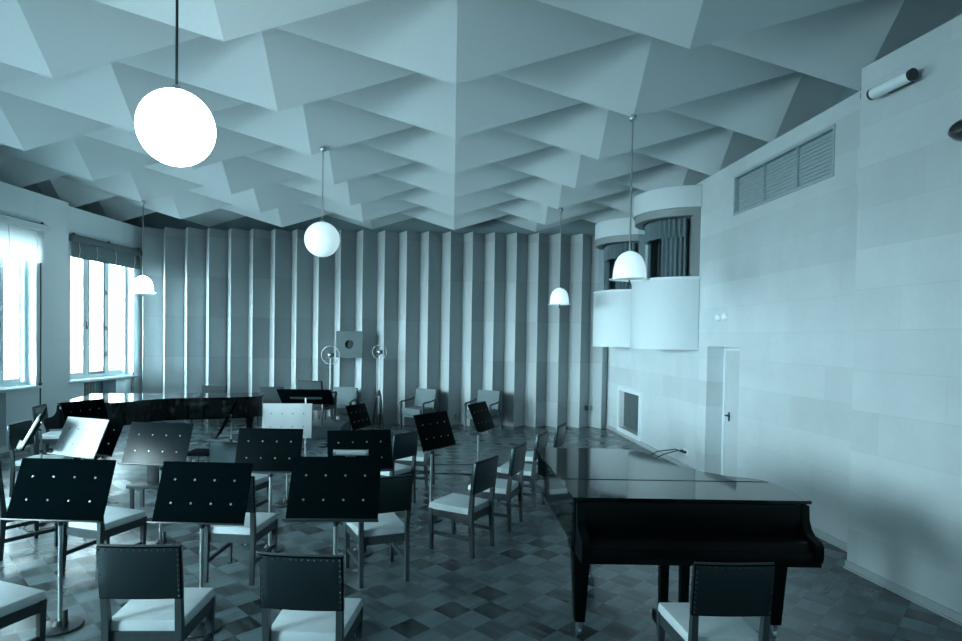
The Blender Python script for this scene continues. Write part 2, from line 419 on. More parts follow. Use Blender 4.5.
# windows
def window(mtx, s0, s1, n):
    z0, z1 = 1.06, 3.62
    root = bpy.data.objects.new('window_%d' % n, None); C.objects.link(root); root.matrix_world = mtx; struct(root)
    bm = B(); yb = -.20
    for a, b, c, d in ((s0, s0 + .06, z0, z1), (s1 - .06, s1, z0, z1), (s0 + .06, s1 - .06, z0, z0 + .07), (s0 + .06, s1 - .06, z1 - .06, z1)):
        box(bm, ((a + b) / 2, yb, (c + d) / 2), (b - a, .10, d - c))
    obj('window_frame', bm, 'white_paint', root, 0)
    w = (s1 - s0 - .12) / 3; cut = [s0 + .06 + w, s0 + .06 + 2 * w]
    for c in cut:
        bm = B(); box(bm, (c, yb, (z0 + z1) / 2 + .005), (.09, .09, z1 - z0 - .13)); obj('mullion', bm, 'white_paint', root, 0)
    ed = [s0 + .06] + cut + [s1 - .06]
    for k_, (a, b) in enumerate(zip(ed, ed[1:])):
        a2, b2 = a + .045, b - .045
        sash = B()
        for p, q, c, d in ((a2, a2 + .05, z0 + .07, z1 - .06), (b2 - .05, b2, z0 + .07, z1 - .06), (a2 + .05, b2 - .05, z0 + .07, z0 + .13), (a2 + .05, b2 - .05, z1 - .12, z1 - .06)):
            box(sash, ((p + q) / 2, yb + .01, (c + d) / 2), (q - p, .05, d - c))
        so = obj('sash', sash, 'frame_grey' if k_ == 1 else 'white_paint', root, 0)
        bm = B(); box(bm, ((a2 + b2) / 2, yb, (z0 + z1) / 2), (b2 - a2 - .1, .006, z1 - z0 - .25)); obj('pane', bm, 'glass', so, 0)
        for zz in (1.75, 2.45, 3.05):
            bm = B(); box(bm, ((a2 + b2) / 2, yb + .008, zz), (b2 - a2 - .1, .02, .018)); obj('glazing_bar', bm, 'white_paint', so, 0)
    for zz in (1.55, 2.1, 2.85):
        bm = B(); box(bm, (cut[0] + .02, yb + .055, zz), (.03, .03, .09), bevel=.005); obj('hinge', bm, 'iron', root)
    bm = B(); box(bm, (cut[1], yb + .06, 2.15), (.03, .04, .16), bevel=.006); rod(bm, (cut[1], yb + .085, 2.2), (cut[1] - .1, yb + .085, 2.2), .01); obj('handle', bm, 'iron', root)
    bm = B(); box(bm, ((s0 + s1) / 2, .01, z0 - .03), (s1 - s0 + .16, .09, .045), bevel=.008); obj('window_sill', bm, 'white_paint', root)
    # architrave round the opening
    bm = B()
    for a, b, c, d in ((s0 - .07, s0, z0, z1), (s1, s1 + .07, z0, z1)): box(bm, ((a + b) / 2, .008, (c + d) / 2), (b - a, .02, d - c))
    obj('architrave', bm, 'white_paint', root, 0)
    # daylight portal
    li = bpy.data.lights.new('daylight_portal', 'AREA'); li.shape = 'RECTANGLE'; li.size = s1 - s0; li.size_y = z1 - z0; li.cycles.is_portal = True
    lo_ = bpy.data.objects.new('daylight_portal', li); C.objects.link(lo_)
    x, y, z = [mtx.to_3x3().col[j] for j in range(3)]
    lm = Matrix((x, z, -y)).transposed().to_4x4()          # lamp looks along its -Z = +y, into the room
    lm.translation = mtx @ Vector(((s0 + s1) / 2, -.36, (z0 + z1) / 2)); lo_.matrix_world = lm
    return root
nw = 0
for mtx_, spans in [(wl[i][1], WIN[i]) for i in USE] + [(mFW, FWIN)]:
    for a, b in spans: nw += 1; window(mtx_, a, b, nw)

# niche with radiator below the far window, box of the niche is a recess in front of the wall face
def radiator(name, mtx, s0, s1, z0, z1, y, label, group=None, m='frame_grey'):
    t = thing(name, label, 'radiator', mtx=mtx, group=group); n = max(3, int((s1 - s0) / .075)); w = (s1 - s0) / n
    for i in range(n):
        bm = B(); box(bm, (s0 + w * (i + .5), y, (z0 + z1) / 2), (w * .72, .10, z1 - z0), bevel=.018); obj('column', bm, m, t)
    for z in (z0 + .06, z1 - .06):
        bm = B(); rod(bm, (s0, y, z), (s1, y, z), .022); obj('header_pipe', bm, m, t)
    return t

for i in range(2):
    _, mtx, L = wl[i]; s0, s1, z0, z1 = RAD[i]
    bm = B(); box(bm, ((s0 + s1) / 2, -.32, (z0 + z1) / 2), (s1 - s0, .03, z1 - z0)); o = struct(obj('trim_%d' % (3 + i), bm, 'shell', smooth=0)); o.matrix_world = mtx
radiator('radiator', wl[0][1], RAD[0][0] + .46, RAD[0][1] - .01, .16, .96, -.16, 'ribbed radiator in the niche under the window with the dark pelmet', 'window niche radiators')
radiator('radiator', wl[1][1], RAD[1][0] + .40, RAD[1][1] - .01, .16, .96, -.16, 'ribbed radiator in the niche under the window at the left picture edge', 'window niche radiators')

# pelmets with blinds over the two visible windows
def pelmet(i, s0, s1, zt, m, cloth, zc, label, depth, dark):
    mtx = wl[i][1]; t = thing('window_pelmet', label, 'blind', mtx=mtx)
    bm = B(); box(bm, ((s0 + s1) / 2, depth / 2 + .002, zt - .055), (s1 - s0, depth, .11), bevel=.008); obj('pelmet_box', bm, m, t)
    bm = B(); rod(bm, (s0 + .02, depth * .55, zt + .012), (s1 - .02, depth * .55, zt + .012), .012); obj('roller', bm, dark, t)
    for s in (s0 + .12, (s0 + s1) / 2, s1 - .12):
        bm = B(); ball(bm, (s, depth * .5, zt + .03), .028, 10); obj('bracket', bm, dark, t)
    bm = B(); box(bm, ((s0 + s1) / 2, depth * .45, (zc + zt - .11) / 2), (s1 - s0 - .14, .012, zt - .11 - zc), bevel=.003); bl = obj('blind_cloth', bm, cloth, t)
    for f in (.12, .40, .66, .88):
        s = s0 + (s1 - s0) * f
        bm = B(); tube(bm, [(s, depth * .45 + .012, zt - .12), (s - .012, depth * .45 + .02, (zc + zt) / 2 - .06), (s + .006, depth * .45 + .012, zc + .01)], .006, 6); obj('blind_string', bm, 'white_paint', bl)
    return t
pelmet(0, .30, 2.52, 3.86, 'pelmet', 'blind', 3.44, 'dark pelmet with raised dark blind above the window by the pleated wall', .16, 'iron')
pelmet(1, .62, 2.72, 3.86, 'white_paint', 'white_blind', 3.20, 'white pelmet with pale half-lowered blind at the left picture edge', .15, 'iron')

mtx = wl[0][1]; s = .32 + d0 - .05
bm = B(); tube(bm, [(s + .02, .03, 1.12), (s + .05, .035, .95), (s + .075, .03, .72), (s + .045, .03, .66), (s, .03, .70), (s - .01, .035, .9), (s + .015, .03, 1.12)], .010, 8)
o = tag(obj('blind_cord', bm, 'cord'), 'looped dark cord hanging below the corner of the far window', 'cord'); o.matrix_world = mtx
mtx = wl[1][1]; s = .72
bm = B(); tube(bm, [(s, .03, 3.74), (s, .035, 2.4), (s + .01, .035, 1.1), (s + .005, .03, .45)], .012, 8); ball(bm, (s + .01, .035, 1.08), .03, 10)
o = tag(obj('blind_cord', bm, 'cord'), 'long straight dark cord hanging beside the window at the left edge', 'cord'); o.matrix_world = mtx

# door recess in the right wall
root = bpy.data.objects.new('door_1', None); C.objects.link(root); root.matrix_world = mRM; struct(root)
s0, s1 = DOOR[:2]
bm = B(); box(bm, ((s0 + s1) / 2, -.295, .967), (s1 - s0, .05, 1.935)); obj('door_leaf', bm, 'door', root, 0)
bm = B()
for a in (s0 + .02, s1 - .02): box(bm, (a, -.262, .965), (.04, .03, 1.93))
box(bm, ((s0 + s1) / 2, -.262, 1.91), (s1 - s0 - .08, .03, .05)); obj('door_frame', bm, 'white_paint', root, 0)
bm = B(); hs = s1 - .16; box(bm, (hs, -.262, .93), (.03, .012, .13), bevel=.003); rod(bm, (hs, -.262, .95), (hs, -.205, .95), .009); rod(bm, (hs, -.205, .95), (hs - .12, -.205, .945), .009); obj('door_handle', bm, 'iron', root)

# slatted vent high on the right wall
t = thing('wall_vent', 'long slatted air vent high on the right wall', 'vent', mtx=mRM)
s0, s1, z0, z1 = VENT
bm = B()
for a, b, c, d in ((s0, s0 + .035, z0, z1), (s1 - .035, s1, z0, z1), (s0 + .035, s1 - .035, z0, z0 + .035), (s0 + .035, s1 - .035, z1 - .035, z1)): box(bm, ((a + b) / 2, -.02, (c + d) / 2), (b - a, .06, d - c), bevel=.005)
obj('frame', bm, 'vent', t)
for f in (1 / 3, 2 / 3):
    bm = B(); box(bm, (s0 + (s1 - s0) * f, -.05, (z0 + z1) / 2), (.02, .06, z1 - z0 - .07)); obj('divider', bm, 'vent', t, 0)
for k in range(11):
    z = z0 + .055 + k * (z1 - z0 - .11) / 10
    bm = B(); box(bm, ((s0 + s1) / 2, -.055, z), (s1 - s0 - .07, .055, .008), rot=Euler((R(-74), 0, 0)).to_matrix()); obj('slat', bm, 'vent', t, 0)
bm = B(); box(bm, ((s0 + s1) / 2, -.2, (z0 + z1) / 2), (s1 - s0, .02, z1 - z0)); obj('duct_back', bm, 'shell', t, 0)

# niche with frame low on the far right wall
s0, s1, z0, z1 = NICHE
bm = B()
for a, b, c, d in ((s0 - .09, s0, z0 - .09, z1 + .09), (s1, s1 + .09, z0 - .09, z1 + .09), (s0, s1, z0 - .09, z0), (s0, s1, z1, z1 + .09)): box(bm, ((a + b) / 2, .012, (c + d) / 2), (b - a, .035, d - c))
o = struct(obj('trim_5', bm, 'white_paint', smooth=0)); o.matrix_world = mRF
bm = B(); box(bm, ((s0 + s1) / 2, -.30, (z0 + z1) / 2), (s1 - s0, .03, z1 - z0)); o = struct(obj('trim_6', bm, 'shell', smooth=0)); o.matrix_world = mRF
t = thing('niche_curtain', 'dark pleated curtain hanging in the low framed niche of the right wall', 'curtain', mtx=mRF)
for a, b, m in ((s0 + .02, s0 + .78, 'curtain'), (s0 + .80, s1 - .02, 'curtain')):
    bm = B(); n = int((b - a) / .02); sheet(bm, [(a + (b - a) * i / n, -.10 + .02 * math.sin(i * 1.1)) for i in range(n + 1)], z0 + .02, z1 - .01, .006); obj('curtain_panel', bm, m, t)

# two round signal lamps, socket, cable
for s, lab in ((2.914, 'small round white signal lamp on right wall, the one nearer the vent side'), (3.11, 'small round white signal lamp on right wall, the one nearer the booths')):
    t = thing('signal_lamp', lab, 'lamp', mtx=mRM @ Matrix.Translation((s, 0, 2.347)), group='signal lamps above the door recess')
    rot = Euler((R(-90), 0, 0)).to_matrix()
    bm = B(); lathe(bm, [(0, 0), (.065, 0), (.065, .012), (.052, .02)], mtx=rot, seg=20); obj('ring', bm, 'white_paint', t)
    bm = B(); lathe(bm, [(.052, .018), (.045, .035), (.025, .047), (0, .05)], mtx=rot, seg=20); obj('lens', bm, 'opal_off', t)
t = thing('wall_socket', 'white wall socket with two plugs low on the right wall', 'socket', mtx=mRF @ Matrix.Translation((.36, 0, .27)))
bm = B(); box(bm, (0, .012, 0), (.20, .024, .10), bevel=.006); obj('plate', bm, 'white_paint', t)
for a in (-.03, .07):
    bm = B(); rod(bm, (a, .02, 0), (a, .075, 0), .024, .018); obj('plug', bm, 'iron', t)
for a, e, lab in ((.39, .14, 'thin dark cable looping down from the wall socket, nearer to the door'), (.29, .0, 'thin dark cable looping down from the wall socket, nearer to the back wall')):
    bm = B(); tube(bm, [(a, .08, .27), (a + .02, .16, .30), (a + .12 + e, .34, .22), (a + .30 + e, .5, .08), (a + .5 + e, .6, .012), (a + .9 + e, .66, .012)], .009, 8)
    o = tag(obj('socket_cable', bm, 'cord'), lab, 'cable', 'cables at the right wall socket'); o.matrix_world = mRF

# tube light and oval speaker on the near right wall
t = thing('wall_tube_light', 'unlit white tube light with dark end caps on right wall near ceiling', 'lamp', mtx=mRN @ Matrix.Translation((2.895, 0, 4.105)))
bm = B(); rod(bm, (-.17, .09, 0), (.185, .09, 0), .046, seg=24); obj('tube', bm, 'opal_off', t)
for a, b in ((-.19, -.17), (.185, .205)):
    bm = B(); rod(bm, (a, .09, 0), (b, .09, 0), .048, seg=24); obj('end_cap', bm, 'iron', t)
bm = B(); box(bm, (0, .02, 0), (.22, .04, .05), bevel=.006); box(bm, (0, .045, 0), (.05, .03, .03)); obj('bracket', bm, 'iron', t)
t = thing('wall_dome', 'dark oval dome on right wall cut by the right picture edge', 'speaker', mtx=mRN @ Matrix.Translation((2.31, 0, 3.56)))
bm = B(); lathe(bm, [(0, .12), (.07, .11), (.12, .07), (.14, .02), (.14, 0), (0, 0)], mtx=Euler((R(-90), 0, 0)).to_matrix()); bmesh.ops.scale(bm, vec=(1, 1, .55), verts=bm.verts[:]); obj('dome', bm, 'iron', t)
bm = B(); lathe(bm, [(0, 0), (.15, 0), (.15, .012), (0, .012)], mtx=Euler((R(-90), 0, 0)).to_matrix()); bmesh.ops.scale(bm, vec=(1, 1, .58), verts=bm.verts[:]); obj('rim', bm, 'frame_grey', t)

# two half-round control booths on the right wall
def arc(cx, cy, r, a0, a1, n): return [(cx + r * math.cos(R(a0 + (a1 - a0) * i / n)), cy + r * math.sin(R(a0 + (a1 - a0) * i / n))) for i in range(n + 1)]
def ring_solid(bm, cx, cy, ro, ri, z0, z1, a0=90, a1=270, n=40):
    o_ = arc(cx, cy, ro, a0, a1, n); i_ = arc(cx, cy, ri, a0, a1, n)
    vo0 = [bm.verts.new((*p, z0)) for p in o_]; vo1 = [bm.verts.new((*p, z1)) for p in o_]; vi0 = [bm.verts.new((*p, z0)) for p in i_]; vi1 = [bm.verts.new((*p, z1)) for p in i_]
    for k in range(n):
        for a, b, c, d in ((vo0[k], vo0[k + 1], vo1[k + 1], vo1[k]), (vi0[k + 1], vi0[k], vi1[k], vi1[k + 1]), (vo1[k], vo1[k + 1], vi1[k + 1], vi1[k]), (vo0[k + 1], vo0[k], vi0[k], vi0[k + 1])): bm.faces.new((a, b, c, d))
    for k in (0, n): bm.faces.new((vo0[k], vo1[k], vi1[k], vi0[k]))
def half_disc(bm, cx, cy, r, z0, z1, n=40): prism(bm, arc(cx, cy, r, 90, 270, n), z0, z1)
def booth(cx, cy, label, cur_label):
    r = .76; t = thing('control_booth', label, 'booth', (cx, cy, 0), group='half-round booths on the right wall')
    bm = B(); half_disc(bm, 0, 0, r, 1.875, 2.95); obj('parapet', bm, 'booth', t, 40)
    bm = B(); ring_solid(bm, 0, 0, r + .012, r - .14, 2.95, 2.985); obj('sill', bm, 'white_paint', t, 40)
    bm = B(); half_disc(bm, 0, 0, r, 4.03, 4.35); obj('fascia', bm, 'booth', t, 40)
    bm = B(); ring_solid(bm, 0, 0, r - .03, r - .16, 3.91, 4.03); obj('soffit_ring', bm, 'frame_grey', t, 40)
    for a in (94, 266):
        q = [(( r - .03) * math.cos(R(a + e)), (r - .03) * math.sin(R(a + e))) for e in (-4, 5)] + [((r - .16) * math.cos(R(a + e)), (r - .16) * math.sin(R(a + e))) for e in (5, -4)]
        bm = B(); prism(bm, q, 2.985, 3.91); obj('jamb', bm, 'frame_grey', t, 0)
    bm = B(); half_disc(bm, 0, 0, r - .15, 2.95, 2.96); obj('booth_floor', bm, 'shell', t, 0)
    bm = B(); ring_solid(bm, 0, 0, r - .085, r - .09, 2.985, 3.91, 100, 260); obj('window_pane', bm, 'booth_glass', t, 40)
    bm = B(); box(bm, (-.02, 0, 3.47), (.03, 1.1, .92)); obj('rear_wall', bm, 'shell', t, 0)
    c = thing('booth_curtain', cur_label, 'curtain', (cx, cy, 0), group='curtains in the booth windows')
    def cloth(nm, a0, a1, rr, z0, z1, m, amp, freq, n=90):
        bm = B(); pts = []
        for i in range(n + 1):
            a = a0 + (a1 - a0) * i / n; q = rr + amp * math.sin(i * freq) + amp * .4 * math.sin(i * freq * .37 + 1)
            pts.append((q * math.cos(R(a)), q * math.sin(R(a))))
        sheet(bm, pts, z0, z1, .006); obj(nm, bm, m, c, 50)
    cloth('valance', 102, 258, r - .215, 3.62, 3.90, 'valance', .024, .95, 130)
    cloth('curtain_panel', 104, 150, r - .245, 3.0, 3.70, 'valance', .024, .9, 50)
    cloth('curtain_panel', 216, 256, r - .245, 3.0, 3.70, 'valance', .026, .8, 40)
    bm = B(); pts = [(-.10 + .015 * math.sin(i * .9), -.5 + i * .0125) for i in range(81)]; sheet(bm, pts, 3.02, 3.9, .006); obj('back_curtain', bm, 'curtain', c, 50)
    return t
booth(3.71, 9.74, 'pale half-round booth with curtained window, the one nearer the vent', 'dark curtain and valance in the window of the nearer booth')
booth(3.64, 12.10, 'pale half-round booth with curtained window, the one nearer the pleated wall', 'dark curtain and valance in the window of the farther booth')

# ------------------------------------------------------------------ pendant lamps
def pendant_globe(x, y, z, r, label, m, ztop):
    t = thing('globe_pendant_lamp', label, 'lamp', (x, y, z), group='round globe pendant lamps')
    bm = B(); ball(bm, (0, 0, 0), r, 48); obj('globe', bm, m, t, 60)
    bm = B(); rod(bm, (0, 0, r - .01), (0, 0, r + .03), .035, .02, 20); obj('cap', bm, 'steel', t)
    bm = B(); rod(bm, (0, 0, r + .04), (0, 0, ztop - z), .008, seg=10); obj('stem', bm, 'frame_grey' if m == 'opal' else 'iron', t)
    bm = B(); ball(bm, (0, 0, ztop - z - .02), .04, 16); obj('ceiling_ball', bm, 'steel', t)
pendant_globe(-1.605, 3.45, 3.182, .212, 'glowing globe pendant lamp, the big one in the left foreground', 'lit', 4.60)
pendant_globe(-1.751, 7.95, 3.284, .232, 'smaller-looking faintly glowing white globe pendant lamp before the pleated wall', 'opal', 4.50)

def pendant_bell(x, y, z, label, m, ztop):
    """z = rim height"""
    t = thing('bell_pendant_lamp', label, 'lamp', (x, y, z), group='bell-shaped pendant lamps')
    bm = B(); R0 = .178
    prof = [(R0, 0), (R0 * .985, .055), (R0 * .94, .12), (R0 * .85, .185), (R0 * .70, .238), (R0 * .45, .278), (R0 * .18, .297), (.02, .302)]
    lathe(bm, prof + [(max(r_ - .008, .015), zz - .008) for r_, zz in prof[::-1]], seg=40, close=True); obj('shade', bm, m, t, 50)
    bm = B(); lathe(bm, [(.215, -.012), (.215, -.004), (.10, .004), (0, .004), (0, -.012)], seg=40); obj('bottom_plate', bm, 'opal_off' if m != 'lit_small' else m, t, 40)
    bm = B(); rod(bm, (0, 0, -.06), (0, 0, -.01), .008); ball(bm, (0, 0, -.06), .016, 10); obj('finial', bm, 'iron', t)
    bm = B(); rod(bm, (0, 0, .292), (0, 0, ztop - z), .009, seg=10); obj('stem', bm, 'frame_grey', t)
    bm = B(); ball(bm, (0, 0, ztop - z - .03), .042, 16); obj('ceiling_ball', bm, 'steel', t)
pendant_bell(-5.72, 11.0, 2.76, 'glowing bell pendant lamp beside the far window', 'lit_small', 4.44)
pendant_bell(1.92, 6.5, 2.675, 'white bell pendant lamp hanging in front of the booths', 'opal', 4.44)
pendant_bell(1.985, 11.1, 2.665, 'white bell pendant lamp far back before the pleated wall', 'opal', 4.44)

# ------------------------------------------------------------------ chairs
CG = 'studded orchestra chairs'
def make_chair(label):
    t = thing('orchestra_chair', label, 'chair', group=CG)
    bm = B(); hexa(bm, [(-.20, -.215, .385), (.20, -.215, .385), (.222, .232, .385), (-.222, .232, .385)], [(-.198, -.21, .447), (.198, -.21, .447), (.216, .224, .447), (-.216, .224, .447)], .018)
    seat = obj('seat', bm, 'seat', t)
    bm = B()
    for s in (-1, 1): bar(bm, (s * .193, -.215, .357), (s * .207, .21, .357), .022, .065)
    bar(bm, (-.2, .205, .357), (.2, .205, .357), .022, .065); bar(bm, (-.19, -.215, .357), (.19, -.215, .357), .022, .065); obj('seat_frame', bm, 'chair_wood', t)
    for s in (-1, 1):
        bm = B(); bar(bm, (s * .20, .20, 0), (s * .204, .205, .395), .030, .030, up=(0, 1, 0), w1=.042, h1=.042, bevel=.003); obj('leg', bm, 'chair_wood', t)
        bm = B()
        p = [(s * .192, -.245, 0, .032, .030), (s * .193, -.222, .40, .036, .044), (s * .2, -.262, .862, .030, .024)]
        for a, b in zip(p, p[1:]): bar(bm, a[:3], b[:3], a[3], a[4], up=(0, 1, 0), w1=b[3], h1=b[4])
        obj('rear_leg', bm, 'chair_wood', t)
        bm = B(); bar(bm, (s * .193, -.232, .165), (s * .201, .2, .165), .018, .034); obj('stretcher', bm, 'chair_wood', t)
    # padded back
    bm = B(); n = 9; lo, hi = [], []
    for (z, y) in ((.585, -.240), (.875, -.268)):
        for i in range(n):
            x = -.218 + .436 * i / (n - 1); c = -.012 * math.cos(x / .218 * math.pi / 2)
            (lo if z < .7 else hi).append((x, y + c, z))
    th = .034
    v = {}
    for k, rows in enumerate((lo, hi)):
        for i, p in enumerate(rows):
            v[k, i, 0] = bm.verts.new((p[0], p[1] - th / 2, p[2])); v[k, i, 1] = bm.verts.new((p[0], p[1] + th / 2, p[2]))
    for i in range(n - 1):
        for a, b, c, d in (((0, i, 0), (0, i + 1, 0), (1, i + 1, 0), (1, i, 0)), ((0, i + 1, 1), (0, i, 1), (1, i, 1), (1, i + 1, 1)), ((1, i, 0), (1, i + 1, 0), (1, i + 1, 1), (1, i, 1)), ((0, i + 1, 0), (0, i, 0), (0, i, 1), (0, i + 1, 1))): bm.faces.new((v[a], v[b], v[c], v[d]))
    for i in (0, n - 1): bm.faces.new((v[0, i, 0], v[1, i, 0], v[1, i, 1], v[0, i, 1]))
    bmesh.ops.recalc_face_normals(bm, faces=bm.faces[:])
    es = [e for e in bm.edges if len(e.link_faces) == 2 and e.calc_face_angle(0) > .8]
    bmesh.ops.bevel(bm, geom=es, offset=.006, segments=2, affect='EDGES', profile=.6)
    nb = len(bm.faces)
    for side, off in ((-1, -.0185), (1, .0185)):
        for i in range(14):
            x = -.205 + .41 * i / 13; c = -.012 * math.cos(x / .218 * math.pi / 2)
            ball(bm, (x, -.2665 + c + off, .858), .0055, 8)
        for i in range(9):
            z = .605 + .225 * i / 8; y = -.24 - .028 * (z - .585) / .29
            for s in (-1, 1): ball(bm, (s * .206, y - .001 + off, z), .0055, 8)
    bm.faces.ensure_lookup_table()
    for f in bm.faces[nb:]: f.material_index = 1
    back = obj('backrest', bm, 'leather', t); back.data.materials.append(M['stud'])
    bm = B(); pts = [(-.214 + .428 * i / 8, -.268 - .012 * math.cos((-.214 + .428 * i / 8) / .218 * math.pi / 2), .876) for i in range(9)]
    tube(bm, pts, .008, 8); obj('top_piping', bm, 'chair_wood', back)
    return t

CH = [
 (1.480, 3.335, 91.5, 'dark-backed chair drawn up at the keyboard of the right grand piano'),
 (-.740, 3.298, 86.5, 'studded chair at the bottom edge, right of the two front centre-left chairs, seat away'),
 (-1.649, 3.398, 91.9, 'studded chair at the bottom edge between the two nearest left stands'),
 (-2.70, 3.41, 70, 'chair in the bottom left corner with only its pale seat and front leg in view'),
 (-2.935, 5.045, 73, 'chair behind the leftmost near stand, pale seat showing right of the desk'),
 (-3.938, 5.446, 58, 'chair cut by the left edge, its stretchers showing behind the leftmost near stand'),
 (-1.745, 4.98, 85, 'chair behind the second near stand, pale seat showing right of the desk'),
 (-.614, 4.998, 113, 'chair right behind the stand with the small desk light'),
 (.108, 5.664, 148, 'light wooden chair standing free in the middle of the parquet, side on'),
 (.485, 6.396, 155.8, 'first chair behind the free-standing middle one in the diagonal row'),
 (.853, 7.238, 156.4, 'second chair behind the free-standing middle one, beside the grand piano tail'),
 (1.22, 7.985, 155.6, 'last and farthest chair of the diagonal row at the grand piano tail'),
 (-.741, 7.122, 144, 'dark-backed chair left of the tilted stand in the middle of the room'),
 (-.50, 7.944, 168, 'chair mostly hidden behind the tilted stand in the middle of the room'),
 (-5.025, 7.300, 4, 'chair at the far left facing right behind the stand seen edge-on'),
 (-2.263, 6.454, 74.7, 'chair with grey studded back low between the two left-centre stands'),
 (-6.02, 9.12, 14, 'chair drawn up at the keyboard of the left grand piano'),
]
ch0 = None
for x, y, ph, lab in CH:
    if ch0 is None: ch0 = make_chair(lab); ch0.location = (x, y, 0); ch0.rotation_euler = (0, 0, R(ph - 90))
    else: dup(ch0, (x, y, 0), R(ph - 90), lab)
ch0.scale = (.975, .975, .97)                                        # the pianist's chair is a shade smaller

# ------------------------------------------------------------------ music stands
SG = 'orchestra music stands'
def make_stand(label, zb, tau, w, h=.405, px=0.0, dm='desk', bm_='bolt', group=SG):
    t = thing('music_stand', label, 'music stand', group=group)
    st, ct = math.sin(R(tau)), math.cos(R(tau)); ux = Vector((0, st, ct)); nn = Vector((0, -ct, st))      # nn = face of the desk, towards the player
    c = Vector((0, 0, zb + h * ct / 2)); rot = Euler((R(-tau), 0, 0)).to_matrix()
    bm = B(); lathe(bm, [(0, 0), (.135, 0), (.14, .008), (.135, .016), (.05, .024), (.03, .05), (0, .05)], c=(px, .05, 0), seg=36); obj('base', bm, 'iron', t)
    bm = B(); rod(bm, (px, .05, .03), (px, .05, zb * .94), .0135, seg=16); rod(bm, (px, .05, zb * .92), (px, .05, zb + .16), .009, seg=12); obj('pole', bm, 'steel', t)
    bm = B(); rod(bm, (px, .05, zb * .91), (px, .05, zb * .95), .018, seg=16); rod(bm, (px, .05, zb * .93), (px + .035, .05, zb * .93), .006); ball(bm, (px + .037, .05, zb * .93), .010, 10); obj('clamp', bm, 'iron', t)
    bm = B(); box(bm, (px + .055, .02, .075), (.022, .03, .12), bevel=.004); obj('foot_catch', bm, 'iron', t)
    bm = B(); box(bm, c, (w, .012, h), rot=rot, bevel=.003); d = obj('desk', bm, dm, t)
    pb = Vector((0, 0, zb)) - Vector((0, h * st / 2, 0)) + nn * .03
    bm = B(); box(bm, pb + Vector((0, 0, 0)), (w + .012, .055, .009), rot=rot, bevel=.002); obj('ledge', bm, dm if 'pale' in dm or 'grey' in dm else 'iron', d)
    bm = B(); box(bm, c - nn * .018 + Vector((px, 0, 0)), (.09, .024, .14), rot=rot, bevel=.004)
    bm2 = c - nn * .02 + Vector((px, 0, 0)); rod(bm, bm2, (px, .05, zb + .155), .011); obj('bracket', bm, 'iron', t)
    for fy in (.20, -.18):
        for fx in (-.33, -.11, .11, .33):
            p = c + ux * (fy * h) + Vector((fx * w, 0, 0)) + nn * .007
            bm = B(); lathe(bm, [(0, .004), (.0052, .003), (.0075, 0), (0, -.002)], mtx=(Euler((R(90 - tau), 0, 0))).to_matrix(), c=p, seg=10); obj('bolt', bm, bm_, d)
    return t
def stand(x, y, ph, label, zb=.76, tau=22.5, w=.6, h=.405, **k):
    t = make_stand(label, zb, tau, w, h, **k); t.location = (x, y, 0); t.rotation_euler = (0, 0, R(ph - 90)); return t
stand(-2.582, 3.936, 88, 'black music stand nearest the left edge, wide desk before the front chairs', .766, 22.4, .648, px=-.045)
stand(-1.647, 3.950, 88, 'black music stand second from left in the near row, between the two front chairs', .756, 22.4, .613, px=-.03)
s3 = stand(-.740, 3.80, 92, 'black music stand in the near row that carries the small desk light', .842, 30.6, .575, .42)
stand(-2.743, 5.555, 84, 'greyish music stand in the middle distance left, behind the near row gap', .78, 22.6, .62, dm='desk_gloss')
stand(-1.674, 5.467, 90, 'black music stand just behind and right of the second near stand', .748, 19.1, .597, dm='desk_satin')
stand(-3.754, 6.014, 70, 'music stand desk at the left with window glare painted pale, dark bolts', .752, 25.3, .573, dm='desk_glare_pale', bm_='bolt_dark')
stand(-3.80, 6.40, 70, 'dark music stand standing close behind the one with painted pale glare', .70, 25.3, .573)
stand(-.827, 5.425, 104, 'black music stand directly behind the one with the desk light', .782, 31, .585)
stand(-.169, 6.481, 142, 'dark tilted music stand by the free-standing middle chair', .796, 21.4, .56, dm='desk_satin')
stand(.421, 8.108, 153, 'small-looking tilted music stand in front of the right armchair', .745, 23.5, .574, dm='desk_satin')
stand(-1.306, 8.43, 157, 'tilted music stand below the right-hand ring microphone', .70, 21, .50, .355, dm='desk_satin')
stand(-1.929, 6.99, 98, 'music stand with window glare painted grey, in front of the conductor desk', .80, 12.7, .567, dm='desk_glare_grey', bm_='bolt_dark')
stand(-4.36, 7.10, 160, 'dark music stand in front of the keyboard end of the left piano', .80, 20, .56)
stand(-2.60, 6.875, 14, 'thin-looking music stand seen edge-on below the left piano tail', .83, 26, .5)
s13 = stand(-4.22, 6.02, 33, 'music stand seen edge-on at the far left holding a white score', .84, 27, .56)

# white score on the far-left stand
t = thing('sheet_music', 'white open score standing on the far left edge-on stand', 'sheet music', (-4.22, 6.02, 0), R(33 - 90))
st, ct = math.sin(R(27)), math.cos(R(27)); nn = Vector((0, -ct, st)); c = Vector((0, 0, .84)) + Vector((0, -.405 * st / 2, 0)) + nn * .022 + Vector((0, st, ct)) * .165
for s in (-1, 1):
    bm = B(); box(bm, c + Vector((s * .118, 0, 0)), (.232, .014, .31), rot=Euler((R(-27), 0, R(s * 2))).to_matrix(), bevel=.002); obj('page_block', bm, 'paper', t)

